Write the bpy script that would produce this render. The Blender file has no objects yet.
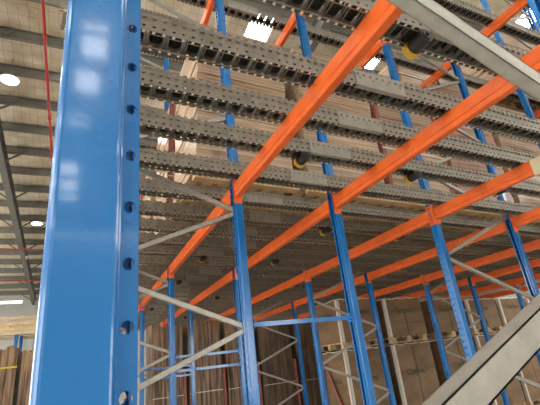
import bpy, math, random
from mathutils import Vector, Matrix
random.seed(7)
C = bpy.context.scene.collection
G = 1.6                      # camera height above the floor
SL = 0.047                   # fall of the lanes per metre
ANG = math.atan(SL)
def zs(x): return -SL*(x-1.05)
def V(*a): return Vector(a)

# ------------------------------------------------------------------ materials
def mat(name, col, rough=.5, metal=0., spec=.5, coat=0., var=None, vscale=5., bump=0., bscale=40., stretch=(1,1,1), emit=None, estr=0., coords='Object'):
    m = bpy.data.materials.new(name); m.use_nodes = True
    nt = m.node_tree; b = nt.nodes['Principled BSDF']
    b.inputs['Base Color'].default_value = (*col, 1)
    b.inputs['Roughness'].default_value = rough
    b.inputs['Metallic'].default_value = metal
    b.inputs['Specular IOR Level'].default_value = spec
    b.inputs['Coat Weight'].default_value = coat
    b.inputs['Coat Roughness'].default_value = .07
    if emit:
        b.inputs['Emission Color'].default_value = (*emit, 1); b.inputs['Emission Strength'].default_value = estr
    if var or bump:
        tc = nt.nodes.new('ShaderNodeTexCoord'); mp = nt.nodes.new('ShaderNodeMapping')
        mp.inputs['Scale'].default_value = stretch
        nt.links.new(tc.outputs[coords], mp.inputs['Vector'])
    if var:
        n = nt.nodes.new('ShaderNodeTexNoise'); n.inputs['Scale'].default_value = vscale; n.inputs['Detail'].default_value = 5
        nt.links.new(mp.outputs[0], n.inputs['Vector'])
        r = nt.nodes.new('ShaderNodeValToRGB'); r.color_ramp.elements[0].position = .35; r.color_ramp.elements[1].position = .65
        r.color_ramp.elements[0].color = (*col, 1); r.color_ramp.elements[1].color = (*var, 1)
        nt.links.new(n.outputs['Fac'], r.inputs[0]); nt.links.new(r.outputs[0], b.inputs['Base Color'])
    if bump:
        n2 = nt.nodes.new('ShaderNodeTexNoise'); n2.inputs['Scale'].default_value = bscale; n2.inputs['Detail'].default_value = 3
        nt.links.new(mp.outputs[0], n2.inputs['Vector'])
        bp = nt.nodes.new('ShaderNodeBump'); bp.inputs['Strength'].default_value = bump; bp.inputs['Distance'].default_value = .01
        nt.links.new(n2.outputs['Fac'], bp.inputs['Height']); nt.links.new(bp.outputs[0], b.inputs['Normal'])
    return m
M = {}
M['blue'] = mat('blue_paint', (.003,.13,.40), rough=.22, spec=.45, coat=.5, var=(.003,.145,.43), vscale=6, bump=.045, bscale=170)
M['orange'] = mat('orange_paint', (.80,.145,.025), rough=.42, spec=.4, var=(.70,.12,.02), vscale=9, bump=.05, bscale=60)
M['galv'] = mat('galvanised_steel', (.40,.385,.335), rough=.42, metal=.4, var=(.32,.31,.275), vscale=30, stretch=(1,1,1))
M['rail'] = mat('rail_steel', (.25,.222,.175), rough=.45, metal=.2, var=(.185,.163,.128), vscale=14)
M['zinc'] = mat('bright_zinc', (.80,.77,.70), rough=.3, metal=.3)
M['plate'] = mat('splice_steel', (.33,.305,.26), rough=.5, metal=.3, var=(.28,.26,.22), vscale=14)
M['black'] = mat('black_plastic', (.010,.009,.009), rough=.45, spec=.3)
M['drum'] = mat('brake_black', (.02,.018,.015), rough=.5)
M['yellow'] = mat('yellow_plastic', (.62,.40,.03), rough=.5)
M['wood'] = mat('pallet_wood', (.66,.47,.26), rough=.8, var=(.50,.34,.18), vscale=6, stretch=(1,1,6))
M['palewood'] = mat('pale_wood', (.62,.52,.34), rough=.8, var=(.52,.42,.26), vscale=6)
M['redwood'] = mat('red_board', (.34,.12,.085), rough=.7, var=(.27,.085,.06), vscale=7)
M['redpaint'] = mat('red_paint', (.36,.025,.02), rough=.5)
M['roofsteel'] = mat('purlin_steel', (.20,.195,.17), rough=.6, metal=.1, var=(.15,.145,.125), vscale=3)
M['girder'] = mat('girder_paint', (.155,.15,.13), rough=.6, var=(.12,.117,.10), vscale=3)
M['concrete'] = mat('concrete_floor', (.56,.53,.47), rough=.55, var=(.48,.455,.40), vscale=1.3)
M['wall'] = mat('wall_paint', (.46,.46,.44), rough=.8, var=(.42,.42,.40), vscale=.6)
M['sky'] = mat('skylight_sheet', (.8,.8,.8), rough=.6, emit=(1,.99,.96), estr=26)
M['win'] = mat('window_glow', (.8,.8,.8), rough=.6, emit=(1,1,1), estr=2)
M['lamp'] = mat('lamp_glow', (.9,.9,.9), emit=(1,.97,.9), estr=22)
M['white'] = mat('white_plastic', (.7,.7,.66), rough=.5)
M['ink'] = mat('print_ink', (.07,.085,.05), rough=.8)
M['strap'] = mat('yellow_strap', (.55,.45,.05), rough=.5)
M['film'] = mat('stretch_film_edge', (.72,.68,.60), rough=.25, coat=.6, bump=.4, bscale=18)

def card(name, a, b_, axis, scale=40, coat=.0):
    """cardboard sheets laid in layers: thin bands across one axis"""
    m = bpy.data.materials.new(name); m.use_nodes = True; nt = m.node_tree; p = nt.nodes['Principled BSDF']
    p.inputs['Roughness'].default_value = .7; p.inputs['Coat Weight'].default_value = coat; p.inputs['Coat Roughness'].default_value = .25
    tc = nt.nodes.new('ShaderNodeTexCoord'); mp = nt.nodes.new('ShaderNodeMapping')
    s = [1.2,1.2,1.2]
    for k in axis: s[k] = scale
    mp.inputs['Scale'].default_value = s
    n = nt.nodes.new('ShaderNodeTexNoise'); n.inputs['Scale'].default_value = 1.; n.inputs['Detail'].default_value = 6
    nt.links.new(tc.outputs['Object'], mp.inputs['Vector']); nt.links.new(mp.outputs[0], n.inputs['Vector'])
    r = nt.nodes.new('ShaderNodeValToRGB'); r.color_ramp.elements[0].position = .36; r.color_ramp.elements[1].position = .62
    r.color_ramp.elements[0].color = (*a,1); r.color_ramp.elements[1].color = (*b_,1)
    nt.links.new(n.outputs['Fac'], r.inputs[0]); nt.links.new(r.outputs[0], p.inputs['Base Color'])
    n2 = nt.nodes.new('ShaderNodeTexNoise'); n2.inputs['Scale'].default_value = 7; n2.inputs['Detail'].default_value = 4
    nt.links.new(tc.outputs['Object'], n2.inputs['Vector'])
    bp = nt.nodes.new('ShaderNodeBump'); bp.inputs['Strength'].default_value = .5; bp.inputs['Distance'].default_value = .03
    nt.links.new(n2.outputs['Fac'], bp.inputs['Height']); nt.links.new(bp.outputs[0], p.inputs['Normal'])
    return m
M['layers'] = card('stacked_cardboard', (.24,.15,.085), (.54,.385,.25), (2,), 45, .7)
M['layers_red'] = card('stacked_cardboard_reddish', (.27,.13,.085), (.47,.30,.20), (2,), 30, .5)
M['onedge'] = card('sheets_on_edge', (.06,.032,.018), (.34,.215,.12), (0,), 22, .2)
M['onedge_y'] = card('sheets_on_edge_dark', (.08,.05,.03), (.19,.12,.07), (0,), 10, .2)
M['carton'] = card('wrapped_cartons', (.17,.10,.045), (.26,.16,.08), (2,), 3, .5)

def roofmat():
    m = bpy.data.materials.new('foil_insulation'); m.use_nodes = True; nt = m.node_tree; p = nt.nodes['Principled BSDF']
    p.inputs['Roughness'].default_value = .55; p.inputs['Metallic'].default_value = .1
    tc = nt.nodes.new('ShaderNodeTexCoord')
    n = nt.nodes.new('ShaderNodeTexNoise'); n.inputs['Scale'].default_value = 1.7; n.inputs['Detail'].default_value = 7
    nt.links.new(tc.outputs['Object'], n.inputs['Vector'])
    r = nt.nodes.new('ShaderNodeValToRGB'); r.color_ramp.elements[0].position = .3; r.color_ramp.elements[1].position = .7
    r.color_ramp.elements[0].color = (.55,.46,.32,1); r.color_ramp.elements[1].color = (.82,.75,.60,1)
    nt.links.new(n.outputs['Fac'], r.inputs[0])
    br = nt.nodes.new('ShaderNodeTexBrick'); br.inputs['Scale'].default_value = 1.; br.inputs['Brick Width'].default_value = .22; br.inputs['Row Height'].default_value = .3
    br.inputs['Mortar Size'].default_value = .007; br.offset = 0
    br.inputs['Color1'].default_value = (1,1,1,1); br.inputs['Color2'].default_value = (.92,.92,.92,1); br.inputs['Mortar'].default_value = (.66,.62,.54,1)
    nt.links.new(tc.outputs['Object'], br.inputs['Vector'])
    mx = nt.nodes.new('ShaderNodeMixRGB'); mx.blend_type = 'MULTIPLY'; mx.inputs[0].default_value = 1
    nt.links.new(r.outputs[0], mx.inputs[1]); nt.links.new(br.outputs[0], mx.inputs[2]); nt.links.new(mx.outputs[0], p.inputs['Base Color'])
    bp = nt.nodes.new('ShaderNodeBump'); bp.inputs['Strength'].default_value = .7; bp.inputs['Distance'].default_value = .1
    nt.links.new(n.outputs['Fac'], bp.inputs['Height']); nt.links.new(bp.outputs[0], p.inputs['Normal'])
    return m
M['foil'] = roofmat()

# ------------------------------------------------------------------ mesh building
class MB:
    def __init__(s): s.v = []; s.f = []; s.mi = []; s.sm = []
    def add(s, vs, fs, mi=0, smooth=False):
        o = len(s.v); s.v += [tuple(p) for p in vs]
        for f in fs: s.f.append(tuple(i+o for i in f)); s.mi.append(mi); s.sm.append(smooth)
    def box(s, lo, hi, mi=0, mtx=None):
        x0,y0,z0 = lo; x1,y1,z1 = hi
        vs = [Vector(p) for p in ((x0,y0,z0),(x1,y0,z0),(x1,y1,z0),(x0,y1,z0),(x0,y0,z1),(x1,y0,z1),(x1,y1,z1),(x0,y1,z1))]
        if mtx: vs = [mtx@p for p in vs]
        s.add(vs, [(0,3,2,1),(4,5,6,7),(0,1,5,4),(1,2,6,5),(2,3,7,6),(3,0,4,7)], mi)
    def prism(s, poly, axis, a, b, mi=0, smooth=False):
        """closed 2-D outline extruded along an axis; poly in the other two axes' order"""
        def P(p, t):
            q = list(p); q.insert(axis, t); return tuple(q)
        n = len(poly); vs = [P(p,a) for p in poly]+[P(p,b) for p in poly]
        s.add(vs, [(i,(i+1)%n,n+(i+1)%n,n+i) for i in range(n)], mi, smooth)
        s.add(vs[:n], [tuple(range(n))[::-1]], mi); s.add(vs[n:], [tuple(range(n))], mi)
    def cyl(s, p0, p1, r, n=12, mi=0, r1=None, caps=True):
        p0 = Vector(p0); p1 = Vector(p1); d = (p1-p0).normalized(); r1 = r if r1 is None else r1
        a = d.orthogonal().normalized(); b = d.cross(a)
        vs = [p0+(a*math.cos(2*math.pi*i/n)+b*math.sin(2*math.pi*i/n))*r for i in range(n)]
        vs += [p1+(a*math.cos(2*math.pi*i/n)+b*math.sin(2*math.pi*i/n))*r1 for i in range(n)]
        s.add(vs, [(i,(i+1)%n,n+(i+1)%n,n+i) for i in range(n)], mi, True)
        if caps: s.add(vs[:n], [tuple(range(n))[::-1]], mi); s.add(vs[n:], [tuple(range(n))], mi)
    def bar(s, p0, p1, w, h, up=(0,0,1), mi=0):
        p0 = Vector(p0); p1 = Vector(p1); d = (p1-p0); L = d.length; d.normalize(); u = Vector(up); sd = d.cross(u).normalized(); u = sd.cross(d)
        m = Matrix((( d.x,sd.x,u.x,p0.x),(d.y,sd.y,u.y,p0.y),(d.z,sd.z,u.z,p0.z),(0,0,0,1)))
        s.box((0,-w/2,-h/2),(L,w/2,h/2),mi,m)
    def strip(s, fn, u0, u1, v0, pitch, n, hu, hv, uc=None, mi=0):
        """sheet with a row of rounded holes; fn maps (u,v) to 3-D"""
        uc = (u0+u1)/2 if uc is None else uc
        vs = []; fs = []; K = 8
        for i in range(n):
            a = v0+i*pitch; b = a+pitch; c = (a+b)/2; o = len(vs)
            outer = [(u1,c),(u1,b),(uc,b),(u0,b),(u0,c),(u0,a),(uc,a),(u1,a)]
            inner = [(uc+hu*math.cos(k*math.pi/4), c+hv*math.sin(k*math.pi/4)) for k in range(K)]
            vs += [fn(*p) for p in outer]+[fn(*p) for p in inner]
            fs += [(o+k,o+(k+1)%K,o+K+(k+1)%K,o+K+k) for k in range(K)]
        s.add(vs, fs, mi)
    def build(s, name, mats, parent=None, solid=0):
        me = bpy.data.meshes.new(name); me.from_pydata(s.v, [], s.f); me.update()
        for m in (mats if isinstance(mats,(list,tuple)) else [mats]): me.materials.append(m)
        for p, mi, sm in zip(me.polygons, s.mi, s.sm): p.material_index = mi; p.use_smooth = sm
        o = bpy.data.objects.new(name, me); C.objects.link(o); o.parent = parent
        if solid:
            md = o.modifiers.new('thickness','SOLIDIFY'); md.thickness = solid; md.offset = 0
        return o
def tag(o, label, cat, group=None, kind=None):
    if label: o['label'] = label
    if cat: o['category'] = cat
    if group: o['group'] = group
    if kind: o['kind'] = kind
    return o
def empty(name, loc=(0,0,0), rot=(0,0,0)):
    o = bpy.data.objects.new(name, None); o.empty_display_size = .1; C.objects.link(o); o.location = loc; o.rotation_euler = rot; return o
def share(o, parent, loc=None, name=None):
    c = o.copy(); C.objects.link(c); c.parent = parent
    if loc is not None: c.location = loc
    return c
def tree(o, parent=None):
    c = o.copy(); C.objects.link(c); c.parent = parent
    for ch in list(o.children): tree(ch, c)
    return c
def struct(o): o['kind'] = 'structure'; return o

# ------------------------------------------------------------------ layout
ROWS = [.3975, 2.80, 5.46, 8.20, 10.90, 13.60]
COLS = [.0083, 1.09, 2.02, 3.20, 4.35, 5.60, 6.75, 8.0, 9.15]
FRONT = [-1, 1, 1, -1, 1, -1, 1, -1, 1]        # which way the perforated front of the post looks
L1, L2 = 1.30, 3.60
ROWN = ['nearest the camera','second from the camera','third from the camera','fourth from the camera','fifth from the camera','farthest from the camera']
COLN = ['first','second','third','fourth','fifth','sixth','seventh','eighth','ninth']

# ------------------------------------------------------------------ upright posts
PP = .0545; PZ0 = .0329; NH = 134; PH = PZ0+NH*PP
def post_mesh(flip):
    mb = MB(); s = flip
    def arc(cx, cy, r, a0, a1, n=5): return [(cx+r*math.cos(math.radians(a0+(a1-a0)*i/n)), cy+r*math.sin(math.radians(a0+(a1-a0)*i/n))) for i in range(n+1)]
    W = .0367; r = .006
    for sy in (-1, 1):
        # rounded corner from the front, wide smooth side, rolled step
        pts = [(-W, -.024)] + arc(-W+r, -W+r, r, 180, 270) + arc(.0155, -W+.003, .003, 270, 350, 3) + [(.0195,-W+.010)] + [(.0215,-W+.0115)]
        pts = [(x, y if sy < 0 else -y) for x, y in pts]
        vs = []; n = len(pts)
        for x, y in pts: vs += [(x*-s if s > 0 else x, y, 0), (x*-s if s > 0 else x, y, PH)]
        mb.add(vs, [(2*i,2*i+2,2*i+3,2*i+1) for i in range(n-1)], 0, False)
        yy = -W+.0115 if sy < 0 else W-.0115
        sx = -1 if s > 0 else 1
        mb.strip(lambda u, v: (u*sx, yy, v), .0215, W, PZ0, PP, NH, .0055, .0062)
        mb.add([(.0215*sx,yy,0),(W*sx,yy,0),(W*sx,yy,PZ0),(.0215*sx,yy,PZ0)], [(0,1,2,3)])
        mb.add([(W*sx,yy,0),(W*sx,yy,PH),(W*sx,yy-sy*.010,PH),(W*sx,yy-sy*.010,0)], [(0,1,2,3)])
        # front half with slots
        mb.strip(lambda u, v: ((-W)*sx, u*sy, v), 0, .024, PZ0, PP, NH, .006, .014, uc=.014)
        mb.add([(-W*sx,0,0),(-W*sx,.024*sy,0),(-W*sx,.024*sy,PZ0),(-W*sx,0,PZ0)], [(0,1,2,3)])
    return mb
pm = {}
for fl in (-1, 1):
    o = post_mesh(fl).build('post', M['blue'], None, .0022); pm[fl] = o
fp = MB(); fp.box((-.06,-.06,0),(.06,.06,.006)); fp.cyl((.05,-.05,.006),(.05,-.05,.02),.008,6); fp.cyl((-.05,.05,.006),(-.05,.05,.02),.008,6)
foot0 = fp.build('foot_plate', M['blue'])

def channel(name, p0, p1, w, dep, mt, parent, y_open=-1, end=True):
    """C channel lying in a plane of constant y, open towards y_open"""
    p0 = Vector(p0); p1 = Vector(p1); d = (p1-p0); L = d.length; d.normalize(); n = Vector((-d.z,0,d.x)); yv = Vector((0,1,0))
    m = Matrix(((d.x,0,n.x,p0.x),(d.y,1,n.y,p0.y),(d.z,0,n.z,p0.z),(0,0,0,1)))
    mb = MB(); t = .0025
    if y_open < 0:
        mb.box((0,dep-t,-w/2),(L,dep,w/2),0,m)
    else:
        mb.box((0,0,-w/2),(L,t,w/2),0,m)
    mb.box((0,0,-w/2),(L,dep,-w/2+t),0,m); mb.box((0,0,w/2-t),(L,dep,w/2),0,m)
    lip = 0 if y_open < 0 else dep-t
    mb.box((0,lip,-w/2),(L,lip+t,-w/2+.007),0,m); mb.box((0,lip,w/2-.007),(L,lip+t,w/2),0,m)
    for e in (.012, L-.012):
        mb.cyl(m@Vector((e,-.006,0)), m@Vector((e,dep+.006,0)), .006, 6)
    return mb.build(name, mt, parent)

def frame(ci, cj, r, label, cat='rack frame', nodes=None, off=(-.012,-.024,.012)):
    """one rack frame: two posts, zig-zag braces"""
    x0 = COLS[ci]; x1 = COLS[cj]; y = ROWS[r]
    t = empty('pallet_rack', (x0, y, 0)); tag(t, label, cat, 'blue upright frames with zigzag braces')
    for x, c in ((0, ci), (x1-x0, cj)):
        p = share(pm[FRONT[c]], t, (x,0,0)); share(foot0, p, (0,0,0))
    a = .022; b = (x1-x0)-.022
    w, dep = (.036, .024) if r else (.038, .030)
    yo = -.014 if r else -.018
    if nodes is None: nodes = (1.83, .42, -.47)
    zr, up, dn = nodes      # height of a right hand node above the floor, rise of the brace arriving from below, drop arriving from above
    seq = []
    per = up-dn
    k = -3
    while k < 7:
        zn = zr + k*per*(b-a)
        zl = zn - up*(b-a); zu = zn - dn*(b-a)
        for q0, q1 in (((a,yo,zl+off[0]+.012),(b,yo,zn+off[0])), ((a,yo,zu+off[1]),(b,yo,zn+off[2]))):
            if min(q0[2],q1[2]) > .12 and max(q0[2],q1[2]) < PH-.05: channel('brace', q0, q1, w, dep, M['galv'], t, 1)
        k += 1
    return t
def single(c, r, label):
    t = empty('rack_column', (COLS[c], ROWS[r], 0)); tag(t, label, 'rack post', 'single blue posts without braces')
    p = share(pm[FRONT[c]], t, (0,0,0)); share(foot0, t, (0,0,0)); return t

frame(0,1,0,'big glossy blue upright in the left foreground with two broad grey braces at right', nodes=(G+.256+.005, .43, -.475), off=(-.052,.09,.127))
FL = {(0,1):'blue braced frame just right of the big foreground post',
      (3,4):'blue braced frame right of centre',
      (5,6):'blue braced frame near the right edge',
      (7,8):'blue braced frame past all others at right'}
for r in range(1, 6):
    for (ci, cj), lb in FL.items():
        frame(ci, cj, r, lb+', post row '+ROWN[r], nodes=(G+.245+(.05*r if ci else 0), .41, -.44))
    single(2, r, 'lone blue post between two braced frames, post row '+ROWN[r])

def spacer(c0, c1, r, z, k):
    x0 = COLS[c0]+.0405; x1 = COLS[c1]-.0405; y = ROWS[r]
    t = empty('row_spacer', (x0, y, z))
    mb = MB(); mb.prism([(-.016,-.016),(.016,-.016),(.016,.016),(-.016,.016)], 0, 0, x1-x0); mb.build('bar', M['blue'], t)
    for x in (.002, x1-x0-.006):
        p = MB(); p.box((x,-.034,-.035),(x+.004,.034,.035)); p.cyl((x-.002,-.027,0),(x+.006,-.027,0),.006,6,1); p.build('end_plate', [M['blue'],M['galv']], t)
    tag(t, 'blue horizontal tie bar, %s, post row %s' % (k, ROWN[r]), 'tie bar', 'blue tie bars between posts')
for r in range(1, 5):
    spacer(1,2,r,G+.265-.07*(r-1),'upper one beside the lone post')
    if r in (2,3): spacer(1,2,r,G+.10-.07*(r-1),'lower one beside the lone post')

# ------------------------------------------------------------------ orange beams
def beam_mesh(length, s):
    """runs along +y, closed section with a ridge along both faces"""
    mb = MB()
    half = [(.025,.055),(.025,-.018),(.019,-.023),(.019,-.030),(.025,-.035),(.025,-.055),(.021,-.060)]
    poly = [(-x,z) for x,z in half][::-1] + half
    mb.prism(poly, 1, 0, length)
    return mb
def conn_mesh(front, sy):
    """hook-on end plate: one leg over the post's front, the other across the beam end"""
    mb = MB(); W = .0405
    sx = front
    mb.strip(lambda u, v: (sx*W, u, v), -.004 if sy > 0 else -.033, .033 if sy > 0 else .004, -.11, .05, 4, .006, .012)
    mb.strip(lambda u, v: (u, sy*.041, v), -.034, .034, -.11, .05, 4, .0, .0)
    mb.add([(sx*W, sy*.033, -.11),(sx*W, sy*.033,.09),(sx*.034,sy*.041,.09),(sx*.034,sy*.041,-.11)], [(0,1,2,3)])
    return mb
beam_src = {}; conn_src = {}
for b in range(5):
    beam_src[b] = beam_mesh(ROWS[b+1]-ROWS[b]-.086, 1).build('box_section', M['orange'])
for f in (-1,1):
    for sy in (-1,1): conn_src[f,sy] = conn_mesh(f, sy).build('hook_plate', M['orange'], None, .003)
BAYN = ['bay nearest the camera','second bay away','third bay away','fourth bay away','fifth bay away']
for lv, zz in ((0,L1),(1,L2)):
    for c, x in enumerate(COLS):
        for b in range(5):
            t = empty('rack_beam', (x, ROWS[b]+.043, G+zz+zs(x)))
            share(beam_src[b], t, (0,0,0))
            share(conn_src[FRONT[c],1], t, (0,-.043,0)); share(conn_src[FRONT[c],-1], t, (0,ROWS[b+1]-ROWS[b]-.043,0))
            tag(t, 'orange beam, %s level, %s beam line from left, %s' % (('lower','upper')[lv], COLN[c], BAYN[b]), 'beam', 'orange beams carrying the roller tracks')
for o in list(beam_src.values())+list(conn_src.values()): bpy.data.objects.remove(o)

# ------------------------------------------------------------------ roller tracks
RL = 9.6; RP = .087; NR = int(RL/RP); RX0 = -.14; RW = .118
def profile(side):
    mb = MB(); n = NR*2; p = RP/2
    y = 0 if side < 0 else RW
    inn = 1 if side < 0 else -1
    mb.strip(lambda u, v: (v, y, u), .004, .050, 0, p, n, .006, .009, uc=.026)
    mb.add([(0,y,.05),(n*p,y,.05),(n*p,y,.094),(0,y,.094)], [(0,1,2,3)])
    mb.add([(0,y,0),(n*p,y,0),(n*p,y,.004),(0,y,.004)], [(0,1,2,3)])
    for i in range(n):
        x = i*p
        mb.add([(x+.0155,y,0),(x+p-.0155,y,0),(x+p-.0155,y+inn*.013,0),(x+.0155,y+inn*.013,0)], [(0,1,2,3)], 1)
        mb.add([(x+.010,y,.094),(x+p-.010,y,.094),(x+p-.012,y-inn*.004,.104),(x+.012,y-inn*.004,.104)], [(0,1,2,3)])
        mb.cyl((x+p/2,y-inn*.001,.074),(x+p/2,y-inn*.009,.074),.009,6)
    mb.add([(0,y+inn*.014,0),(n*p,y+inn*.014,0),(n*p,y+inn*.021,.002),(0,y+inn*.021,.002)], [(0,1,2,3)])
    return mb
prof = {s: profile(s).build('side_profile', [M['rail'],M['zinc']], None, .002) for s in (-1,1)}
def roller_mb(i0, i1):
    mb = MB()
    for i in range(i0, i1):
        x = (i-i0+.5)*RP
        mb.cyl((x,.010,.072),(x,RW-.010,.072),.034,14,0)
        mb.cyl((x,.003,.078),(x,RW-.003,.078),.006,6,1)
        for dx in (-.008,.008):
            mb.box((x+RP/2+dx-.002,.002,.026),(x+RP/2+dx+.002,RW-.002,.036),2)
    return mb
one_roller = roller_mb(0,1).build('roller', [M['black'],M['galv'],M['rail']])
NI = 56
rest = roller_mb(NI,NR).build('rollers', [M['black'],M['galv'],M['rail']]); rest['kind'] = 'stuff'
allr = roller_mb(0,NR).build('rollers', [M['black'],M['galv'],M['rail']]); allr['kind'] = 'stuff'
sp = MB(); sp.box((0,-.006,.0),(.34,-.0025,.098)); sp.box((0,-.006,-.004),(.34,.022,-.0015))
for k in range(4): sp.cyl((.03+k*.093,-.006,.05),(.03+k*.093,-.010,.05),.006,6)
splice0 = sp.build('splice_plate', M['plate'])
bk = MB(); bk.cyl((0,.0,0),(0,RW,0),.037,24); bk.box((-.05,.015,.035),(.05,RW-.015,.060)); bk.cyl((0,-.014,0),(0,RW+.014,0),.010,10)
brake0 = bk.build('brake_roller', M['drum'])
br = MB(); br.cyl((0,RW-.030,0),(0,RW+.004,0),.041,24); ring0 = br.build('band', M['yellow'], brake0); ring0['label'] = 'yellow ring'
br2 = MB(); br2.cyl((0,-.005,0),(0,-.0005,0),.026,20); hub0 = br2.build('hub', M['drum'], brake0)

YN = [.54,.97,1.40,1.76,2.13,2.58,3.06,3.50,3.95,4.40,4.83,5.27,5.80,6.25,6.70,7.10,7.55,8.00,8.45,8.90,9.35,9.80,10.25,10.70,11.15,11.6,12.05,12.5,12.95]
ORD = ['first','second','third','fourth','fifth','sixth','seventh','eighth','ninth','tenth','eleventh','twelfth','thirteenth','fourteenth','fifteenth','sixteenth','seventeenth','eighteenth','nineteenth','twentieth','twenty-first','twenty-second','twenty-third','twenty-fourth','twenty-fifth','twenty-sixth','twenty-seventh','twenty-eighth','twenty-ninth']
def clear(y):                       # keep the tracks off the posts
    for r in ROWS[1:]:
        if y+RW > r-.045 and y < r+.045: return r+.050 if y+RW/2 > r else r-.050-RW
    return y
for lv, zz in ((0,L1),(1,L2)):
    for k, y in enumerate(YN):
        y = clear(y)
        t = empty('roller_track', (RX0, y, G+zz+.057+zs(RX0)), (0,ANG,0))
        near = lv == 0 and y < 3.0
        tag(t, 'grey roller track with black rollers, %s level, %s going away from the camera' % (('lower','upper')[lv], ORD[k]), 'roller track', ('lower','upper')[lv]+' level roller tracks')
        share(prof[-1], t, (0,0,0)); share(prof[1], t, (0,0,0))
        if near:
            for i in range(NI): share(one_roller, t, (i*RP,0,0))
            share(rest, t, (NI*RP,0,0))
        else: share(allr, t, (0,0,0))
        off = random.Random(k+lv*50).choice((-.12,0,.07,.16))
        for xs in (1.42,4.55,7.5): share(splice0, t, (xs-RX0+off,0,0))
        if k % 3 == 1 and lv == 0:
            for xb in (1.385,2.40,3.42,4.6):
                b_ = tree(brake0, t); b_.location = (xb-RX0,0,-.026)
                b_['label'] = 'black brake drum with a yellow ring'
for o in [one_roller, rest, allr, splice0, hub0, ring0, brake0]+list(prof.values()): bpy.data.objects.remove(o)

# ------------------------------------------------------------------ pallets and loads
def pallet_src(w, d):
    t = empty('pallet')
    for i in range(7):
        y = i*(w)/7; mb = MB(); x0 = i*(w-.09)/6; mb.box((x0,0,.122),(x0+.09,d,.140)); mb.build('deck_board', M['wood'], t)
    for j in range(3):
        y = j*(d-.09)/2; mb = MB(); mb.box((0,y,.022),(w,y+.045 if False else y+.09,.122) if j < 0 else (w,y+.09,.04)); mb.build('skid', M['wood'], t)
        for i in range(3):
            x = i*(w-.12)/2; bb = MB(); bb.box((x,y,.04),(x+.12,y+.09,.122)); bb.build('block', M['wood'], t)
    return t
PW, PD = .98, 1.05
psrc = pallet_src(PW, PD)
def corrugated_stack(w, d, h, mt, tilt=.0, seed=0):
    """pile of flat sheets: slightly uneven bundles in one body"""
    r = random.Random(seed); mb = MB(); z = 0; first = True
    while z < h-.02:
        t = r.uniform(.05,.13); t = min(t, h-z); a = r.uniform(0,.014); b = r.uniform(0,.014)
        mb.box((a, b, z),(w-r.uniform(0,.014), d-b, z+t-.002)); z += t
    return mb
def load(x, y, z, w, d, h, mt, label, seed, cols=True, name='cardboard_stack', rot=ANG, group=None):
    t = empty(name, (x,y,z), (0,rot,0)); tag(t, label, 'stack of cardboard', group)
    corrugated_stack(w,d,h,mt,0,seed).build('sheet_pile', mt, t)
    if cols:
        for cx in (-.004, w-.05):
            mb = MB(); mb.box((cx,-.010,0),(cx+.054,-.002,h)); mb.box((cx if cx < 0 else w+.002, -.01, 0),(cx+.008 if cx < 0 else w+.010,.05,h)); mb.build('corner_guard', M['redwood'], t)
        for zz in (h*.33, h*.7):
            mb = MB(); mb.box((.0,-.014,zz),(w,-.011,zz+.014)); mb.build('strap', M['film'], t)
    return t
LX = [.81,1.90,2.88,3.92,4.97,6.02,7.07,8.1]
n = 0
for li, (ly, nm) in enumerate(((2.97,'front row of loads'),(4.30,'second row of loads'),(5.72,'third row of loads'))):
    for k, x in enumerate(LX):
        z = G+L1+.057+.1065+zs(x)
        p = tree(psrc); p.location = (x, ly, z); p.rotation_euler = (0,ANG,0)
        p.name = 'pallet'
        tag(p, 'wooden pallet on the lower roller tracks, %s from the left, %s' % (ORD[k], nm), 'pallet', 'wooden pallets on the roller tracks')
        h = (1.62,1.66,1.60,1.70,1.64,1.60,1.66,1.6)[k]
        load(x+.02, ly+.02, z+.142, PW-.04, PD-.04, h, M['layers_red'] if (k+li) % 4 == 3 else M['layers'],
             'wrapped flat brown cardboard pile, %s from the left, %s' % (ORD[k], nm), k+10*li, cols=(k*3+li) % 5 == 1, group='cardboard piles on the lower level')
for ly, k0, nm in ((4.30,4,'second row of loads'),(2.97,5,'front row of loads')):
    for k, x in enumerate(LX):
        if k < k0: continue
        z = G+L2+.057+.1065+zs(x)
        p = tree(psrc); p.location = (x, ly, z); p.rotation_euler = (0,ANG,0); p.name = 'pallet'
        tag(p, 'wooden pallet on the upper roller tracks, %s from the right, %s' % (ORD[len(LX)-1-k], nm), 'pallet', 'wooden pallets on the upper tracks')
        load(x+.02, ly+.02, z+.142, PW-.04, PD-.04, 1.3, M['layers_red'] if k % 3 == 0 else M['layers'],
             'wrapped cardboard pile on the upper level, %s from the right, %s' % (ORD[len(LX)-1-k], nm), k+50, cols=k % 2 == 0, group='cardboard piles on the upper level')
def rm(o):
    for c in list(o.children): rm(c)
    bpy.data.objects.remove(o)
# loads standing on the floor pallets behind the posts
def floor_pallet(x, y, label, sx=1):
    p = tree(psrc); p.location = (x,y,0); p.scale = (sx,1,1); tag(p, label, 'pallet', 'wooden pallets on the floor')
def onedge(x, y, w, d, h, mt, label, seed, z=.142, guard=None):
    r = random.Random(seed); t = empty('cardboard_bundle', (x,y,z)); tag(t, label, 'bundle of cardboard', 'cardboard bundles on edge')
    u = 0; mb = MB()
    while u < w-.02:
        s = min(r.uniform(.02,.055), w-u); mb.box((u, r.uniform(0,.04), 0),(u+s-.003, d, h-r.uniform(0,.09))); u += s
    mb.build('sheet_pack', mt, t)
    m2 = MB(); m2.box((0,-.012,h*.42),(w,-.004,h*.42+.012)); m2.build('strap', M['film'], t)
    if guard:
        m3 = MB(); m3.box((w+.004,-.03,0),(w+.05,.02,h*.62)); g = m3.build('corner_guard', M['redwood'], t); g['label'] = 'dark red corner bar'
ey = 9.0
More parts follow.
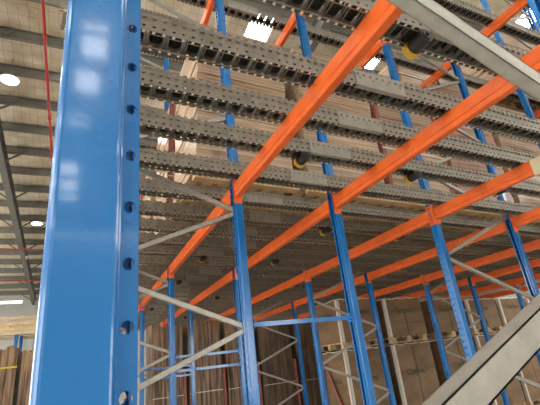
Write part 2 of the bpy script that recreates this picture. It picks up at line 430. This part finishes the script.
for k, (x, w, h) in enumerate(((1.40,.62,2.48),(2.14,.72,2.50),(2.96,.70,2.46),(3.78,.80,2.40),(4.70,.8,2.36),(5.6,.9,2.3))):
    floor_pallet(x, ey, 'floor pallet under the %s upright cardboard bundle, back row' % ORD[k], (w+.03)/PW)
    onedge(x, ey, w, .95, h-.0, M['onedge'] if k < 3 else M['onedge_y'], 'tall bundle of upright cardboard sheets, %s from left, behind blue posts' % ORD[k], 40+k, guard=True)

def letters(txt, size, loc, rot, parent):
    cu = bpy.data.curves.new('printed_name','FONT'); cu.body = txt; cu.size = size; cu.extrude = .001; cu.align_x = 'CENTER'; cu.offset = size*.012
    o = bpy.data.objects.new('printed_name', cu); C.objects.link(o); o.location = loc; o.rotation_euler = rot; cu.materials.append(M['ink']); o.parent = parent
    # keep as plain mesh
    dg = bpy.context.evaluated_depsgraph_get(); me = bpy.data.meshes.new_from_object(o.evaluated_get(dg))
    q = bpy.data.objects.new('printed_name', me); C.objects.link(q); q.location = loc; q.rotation_euler = rot; q.parent = parent
    if not me.materials: me.materials.append(M['ink'])
    bpy.data.objects.remove(o)
    return q
def cartons(x, y, z, w, d, h, label, txt, seed, pale=True):
    t = empty('wrapped_cartons', (x,y,z)); tag(t, label, 'cartons', 'film-wrapped pallet loads under the lower level')
    r = random.Random(seed)
    mb = MB(); nr = 3
    for i in range(nr):
        for j in range(2):
            g = .006
            mb.box((j*w/2+g+r.uniform(0,.008), r.uniform(0,.012), i*h/nr+.004),((j+1)*w/2-g, d-.006, (i+1)*h/nr))
    mb.build('carton_block', M['carton'], t)
    m2 = MB(); m2.box((-.014,-.016,0),(-.006,.05,h+.01)); m2.box((-.014,-.016,0),(.05,-.008,h+.01)); g = m2.build('corner_guard', M['film'], t); g['label'] = 'white corner strip'
    m3 = MB()
    for q in range(12):     # puckered film hem along the top edge
        m3.cyl((q*w/12,-.012,h+.012+.012*math.sin(q*1.9)),((q+1)*w/12,-.012,h+.012+.012*math.sin((q+1)*1.9)),.010,6)
    for q in range(8):
        m3.cyl((-.012,q*d/8,h+.012+.010*math.sin(q*1.7)),(-.012,(q+1)*d/8,h+.012+.010*math.sin((q+1)*1.7)),.010,6)
    m3.build('film_hem', M['film'], t)
    if txt:
        letters(txt, .15, (w*.45,-.004,h*.62), (math.pi/2,0,0), t)
        letters(txt, .15, (-.002,d*.5,h*.62), (math.pi/2,0,-math.pi/2), t)
    return t
cy = 7.0
for k, (x, w) in enumerate(((4.68,.99),(5.86,1.02),(7.15,1.02),(8.3,1.0),(9.4,1.0),(10.5,1.0),(11.6,1.0))):
    floor_pallet(x, cy, 'floor pallet under the %s wrapped carton load right of centre' % ORD[k])
    cartons(x, cy, .142, w, .98, 1.50, 'film-wrapped brown cartons, lower of two, %s load right of centre' % ORD[k], 'Optima', k)
    p = tree(psrc); p.location = (x,cy,1.672); tag(p, 'wooden pallet between the two tiers of the %s carton load' % ORD[k], 'pallet', 'wooden pallets between cartons')
    cartons(x, cy, 1.672+.142, w, .98, (.80,.76,.70,.64,.62,.6,.6)[k], 'film-wrapped brown cartons, upper of two, %s load right of centre' % ORD[k], 'OPTIMA' if k == 0 else 'Optima', k+9)
    if k == 0:
        pass
for k, x in enumerate((6.9,8.0,9.2,10.4,11.5,12.6,13.7,14.8)):
    floor_pallet(x, 9.6 if k else 10.6, 'floor pallet in the dark at the back right, %s' % ORD[k])
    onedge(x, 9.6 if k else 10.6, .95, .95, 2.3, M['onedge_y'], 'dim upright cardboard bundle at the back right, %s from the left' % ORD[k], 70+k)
# leaning red-brown boards on the side of the first carton load
for k, (a, b) in enumerate((((4.655,7.90,.02),(4.655,7.86,1.50)), ((4.650,7.02,.02),(4.650,7.78,1.52)))):
    mb = MB(); mb.bar(a, b, .02, .07, up=(0,1,0)); o = mb.build('red_board', M['redwood'])
    tag(o, ('upright red-brown board against the pale side of the first wrapped cartons','slanting red-brown board leaning on the pale side of the first wrapped cartons')[k], 'board')

# left aisle: bundles, rack with crate
for k, (x, w, h) in enumerate(((-1.75,.42,2.32),(-1.26,.30,2.42),(-.90,.20,2.36),(-.66,.22,2.40))):
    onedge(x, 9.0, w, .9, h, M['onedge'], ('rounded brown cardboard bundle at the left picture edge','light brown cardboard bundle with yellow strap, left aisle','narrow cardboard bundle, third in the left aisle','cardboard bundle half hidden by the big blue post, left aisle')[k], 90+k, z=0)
mb = MB(); mb.box((-1.262,8.985,1.6+.42),(-.958,8.992,1.6+.45)); tag(mb.build('yellow_strap', M['strap']), 'yellow strap round the light brown bundle in the left aisle', 'strap')
# storage rack in the left aisle that carries the crate
t = empty('low_rack', (-2.7,11.9,0)); tag(t, 'blue posts and pale shelf holding the crate, left aisle', 'rack')
for x in (0,1.35,2.4):
    for y in (0,1.0):
        p = share(pm[-1], t, (x,y,0)); p.name = 'post'; p.scale = (1,1,.407)
for y in (-.02,1.02):
    mb = MB(); mb.box((-.06,y-.02+(-.062 if y < 0 else .062),2.907),(2.46,y+.02+(-.062 if y < 0 else .062),2.987)); mb.build('beam', M['palewood'], t)
t = empty('wooden_crate', (-2.75,11.85,2.992)); tag(t, 'pale slatted wooden crate up on the blue rack, left aisle', 'crate')
for i in range(3):
    mb = MB(); mb.box((0,-.02,.01+i*.135),(2.4,.0,.075+i*.135)); mb.build('rail', M['palewood'], t)
for i in range(9):
    mb = MB(); mb.box((i*.29,0,0),(i*.29+.06,.03,.36)); mb.build('slat', M['palewood'], t)
mb = MB(); mb.box((0,.9,0),(2.4,.93,.36)); mb.box((0,.03,0),(2.4,.93,.02)); mb.build('back_and_base', M['wood'], t)
# tan sleeve on the third beam's near end
t = MB(); x = COLS[3]; z = G+L1+zs(x)
for (lo, hi) in (((x-.034,1.15,z-.075),(x-.028,1.72,z+.053)),((x+.028,1.15,z-.075),(x+.034,1.70,z+.053)),((x-.034,1.15,z-.081),(x+.034,1.72,z-.075))): t.box(lo,hi)
tag(t.build('cardboard_sleeve', M['palewood']), 'tan cardboard sleeve over the orange beam end at the right edge', 'sleeve')
rm(psrc)

# ------------------------------------------------------------------ building
def rz(y): return G + (9.79-.1375*y if y > -2 else 9.79+.275+.1375*(y+2))
SX = [-16.4,-12.3,-8.2,-.08,4.17,8.1,12.3,16.4,20.5]
roof = MB(); XL, XR, YB, YF = -18., 24., -22., 30.
PS = 1.22; ys = []
y = -21.0
while y < YF: ys.append(y); y += PS
HW = .34
for i in range(len(ys)):
    y0 = ys[i]; y1 = min(y0+PS, YF)
    e = [XL]
    for sx in SX: e += [sx-HW, sx+HW]
    e.append(XR)
    for j in range(0, len(e), 2):
        roof.add([(e[j],y0,rz(y0)),(e[j+1],y0,rz(y0)),(e[j+1],y1,rz(y1)),(e[j],y1,rz(y1))], [(0,1,2,3)])
ro = struct(roof.build('ceiling', M['foil']))
sk = 0
for sx in SX:
    mb = MB()
    for i in range(len(ys)):
        y0 = ys[i]; y1 = min(y0+PS, YF)
        mb.add([(sx-HW,y0,rz(y0)),(sx+HW,y0,rz(y0)),(sx+HW,y1,rz(y1)),(sx-HW,y1,rz(y1))], [(0,1,2,3)], 0 if i % 2 == 1 and not (sx == -.08 and y0 < 0) else 1)
    sk += 1
    o = struct(mb.build('window_%d' % sk, [M['sky'], M['foil']]))
for i, (xc, ya, yb) in enumerate(((-.02,-9.8,-8.65),(-.17,-11.5,-10.4),(-.42,-13.0,-12.4),(-.72,-18.2,-15.2))):
    mb = MB(); mb.add([(xc-.33,ya,rz(ya)-.012),(xc+.33,ya,rz(ya)-.012),(xc+.33,yb,rz(yb)-.012),(xc-.33,yb,rz(yb)-.012)], [(0,1,2,3)])
    struct(mb.build('window_%d' % (20+i), M['sky']))
for i, y in enumerate(ys):
    mb = MB(); z = rz(y)-.02
    mb.box((XL,y-.035,z-.24),(XR,y-.03,z)); mb.box((XL,y-.035,z-.245),(XR,y+.05,z-.24)); mb.box((XL,y-.10,z-.005),(XR,y-.03,z))
    struct(mb.build('trim_%d' % (i+1), M['roofsteel']))
k = len(ys)+1
for gx in (-2.6,-10.,5.5,13.):
    mb = MB()
    for (a, b) in ((-21,-2),(-2,29.8)):
        for dz, w, h in ((-.30,.20,.02),(-.80,.20,.02),(-.55,.014,.48)):
            p0 = Vector((gx,a,rz(a)+dz)); p1 = Vector((gx,b,rz(b)+dz)); mb.bar(p0,p1,w,h)
    struct(mb.build('trim_%d' % k, M['girder'])); k += 1
    mb = MB()
    yy = -20.
    while yy < 29:
        for s in (-1,1): mb.bar((gx,yy,rz(yy)-.78),(gx+s*.75,yy,rz(yy)-.22),.05,.05)
        yy += PS*2
    struct(mb.build('trim_%d' % k, M['girder'])); k += 1
    mb = MB(); mb.box((gx-.12,29.4,0),(gx+.12,29.42,rz(29.4)-.8)); mb.box((gx-.12,29.7,0),(gx+.12,29.72,rz(29.4)-.8)); mb.box((gx-.006,29.42,0),(gx+.006,29.7,rz(29.4)-.8))
    struct(mb.build('trim_%d' % k, M['wall'])); k += 1
fl = MB(); fl.box((XL,YB,-.1),(XR,YF,0)); struct(fl.build('floor', M['concrete']))
w = MB(); w.box((XL,YF,0),(XR,YF+.2,rz(YF)+.02)); struct(w.build('wall_far', M['wall']))
w = MB(); w.box((XL,YB-.2,4.6),(XR,YB,rz(YB)+.1))
for a, b in ((XL,-15),(-11,7),(11,12),(15,XR)): w.box((a,YB-.2,0),(b,YB,4.6))
struct(w.build('wall_rear', M['wall']))
w = MB(); w.box((XL,YF-.03,rz(YF)-.46),(-3.3,YF-.005,rz(YF)-.30)); struct(w.build('window_30', M['win']))
for nm, x0, x1 in (('wall_left',XL-.2,XL),('wall_right',XR,XR+.2)):
    w = MB()
    if nm == 'wall_left':
        w.box((x0,YB,6.0),(x1,YF,9.0))
        for a,b in ((YB,-16),(-9,-6),(1,4),(11,14),(21,YF)): w.box((x0,a,0),(x1,b,6.0))
    else: w.box((x0,YB,0),(x1,YF,9.0))
    struct(w.build(nm, M['wall']))

# sprinkler pipes, lamps
t = empty('sprinkler_pipe', (-1.15,6,rz(6)-.5)); tag(t, 'long red sprinkler pipe running away under the roof, upper left', 'pipe')
mb = MB(); mb.cyl((0,-8,1.1),(0,23,-23*.1375),.038,12); mb.build('pipe', M['redpaint'], t)
for q in range(-1,7):
    m2 = MB(); yq = q*3.; zq = -.1375*yq; m2.cyl((0,yq-.06,zq+.008),(0,yq+.06,zq-.008),.055,12); c_ = m2.build('coupling', M['redpaint'], t)
    m3 = MB(); m3.cyl((0,yq+.4,zq-.05),(0,yq+.4,zq+.5),.008,6); m3.build('hanger', M['redpaint'], t)
for q, (yy, dz) in enumerate(((20.5,-.95),(24.5,-.95))):
    mb = MB(); mb.cyl((-9,yy,rz(yy)+dz),(1.5,yy,rz(yy)+dz-.1),.03,8)
    for xx in (-8,-6,-4,-1): mb.cyl((xx,yy,rz(yy)+dz),(xx,yy,rz(yy)-.1),.01,6)
    tag(mb.build('sprinkler_pipe', M['redpaint']), ('thin red pipe crossing the roof, nearer of two at left','thin red pipe crossing the roof, farther of two at left')[q], 'pipe')
def bay_lamp(x, y, z, label):
    t = empty('high_bay_lamp', (x,y,z)); tag(t, label, 'lamp')
    mb = MB(); mb.cyl((0,0,0),(0,0,.09),.24,24,r1=.12); mb.build('reflector', M['white'], t)
    mb = MB(); mb.cyl((0,0,-.012),(0,0,-.002),.20,24); mb.build('diffuser', M['lamp'], t)
    mb = MB(); mb.cyl((0,0,.09),(0,0,.20),.08,16); mb.cyl((0,0,.20),(0,0,rz(y)-z-.02),.008,6); mb.build('housing', M['girder'], t)
bay_lamp(-2.0,10.4,G+7.62,'bright round high bay lamp, the nearer one, upper left')
bay_lamp(-1.9,19.2,G+6.75,'small bright high bay lamp, the farther one, beside the roof girder')
t = empty('hanging_sensor', (-2.62,22.6,G+6.05)); tag(t, 'small pale camera hanging below the roof girder, left', 'camera')
mb = MB(); mb.cyl((0,0,0),(0,0,.14),.13,12,r1=.16); mb.build('dome', M['white'], t)
mb = MB(); mb.cyl((0,0,.14),(0,0,.14+rz(22.6)-.8-G-6.05-.16+.01),.03,8); mb.build('stem', M['white'], t)
for o in (pm[-1], pm[1], foot0): bpy.data.objects.remove(o)

# ------------------------------------------------------------------ light
wd = bpy.data.worlds.new('World'); bpy.context.scene.world = wd; wd.use_nodes = True
bg = wd.node_tree.nodes['Background']; bg.inputs[0].default_value = (1,.97,.92,1); bg.inputs[1].default_value = 14.0

# ------------------------------------------------------------------ camera
Rm = Matrix(((0.908889,-0.402272,-0.109991),(0.0555715,0.378216,-0.924048),(0.413319,0.833745,0.366111)))
cam = bpy.data.cameras.new('Camera'); co = bpy.data.objects.new('Camera', cam); C.objects.link(co)
r_, d_, f_ = Rm[0], Rm[1], Rm[2]
m = Matrix(((r_[0],-d_[0],-f_[0],0),(r_[1],-d_[1],-f_[1],0),(r_[2],-d_[2],-f_[2],G),(0,0,0,1)))
co.matrix_world = m
cam.sensor_width = 36; cam.lens = 404.74/540*36; cam.clip_start = .02; cam.clip_end = 200
sc = bpy.context.scene; sc.camera = co
sc.view_settings.view_transform = 'Standard'; sc.view_settings.look = 'None'; sc.view_settings.gamma = 1
sc.view_settings.exposure = -0.6
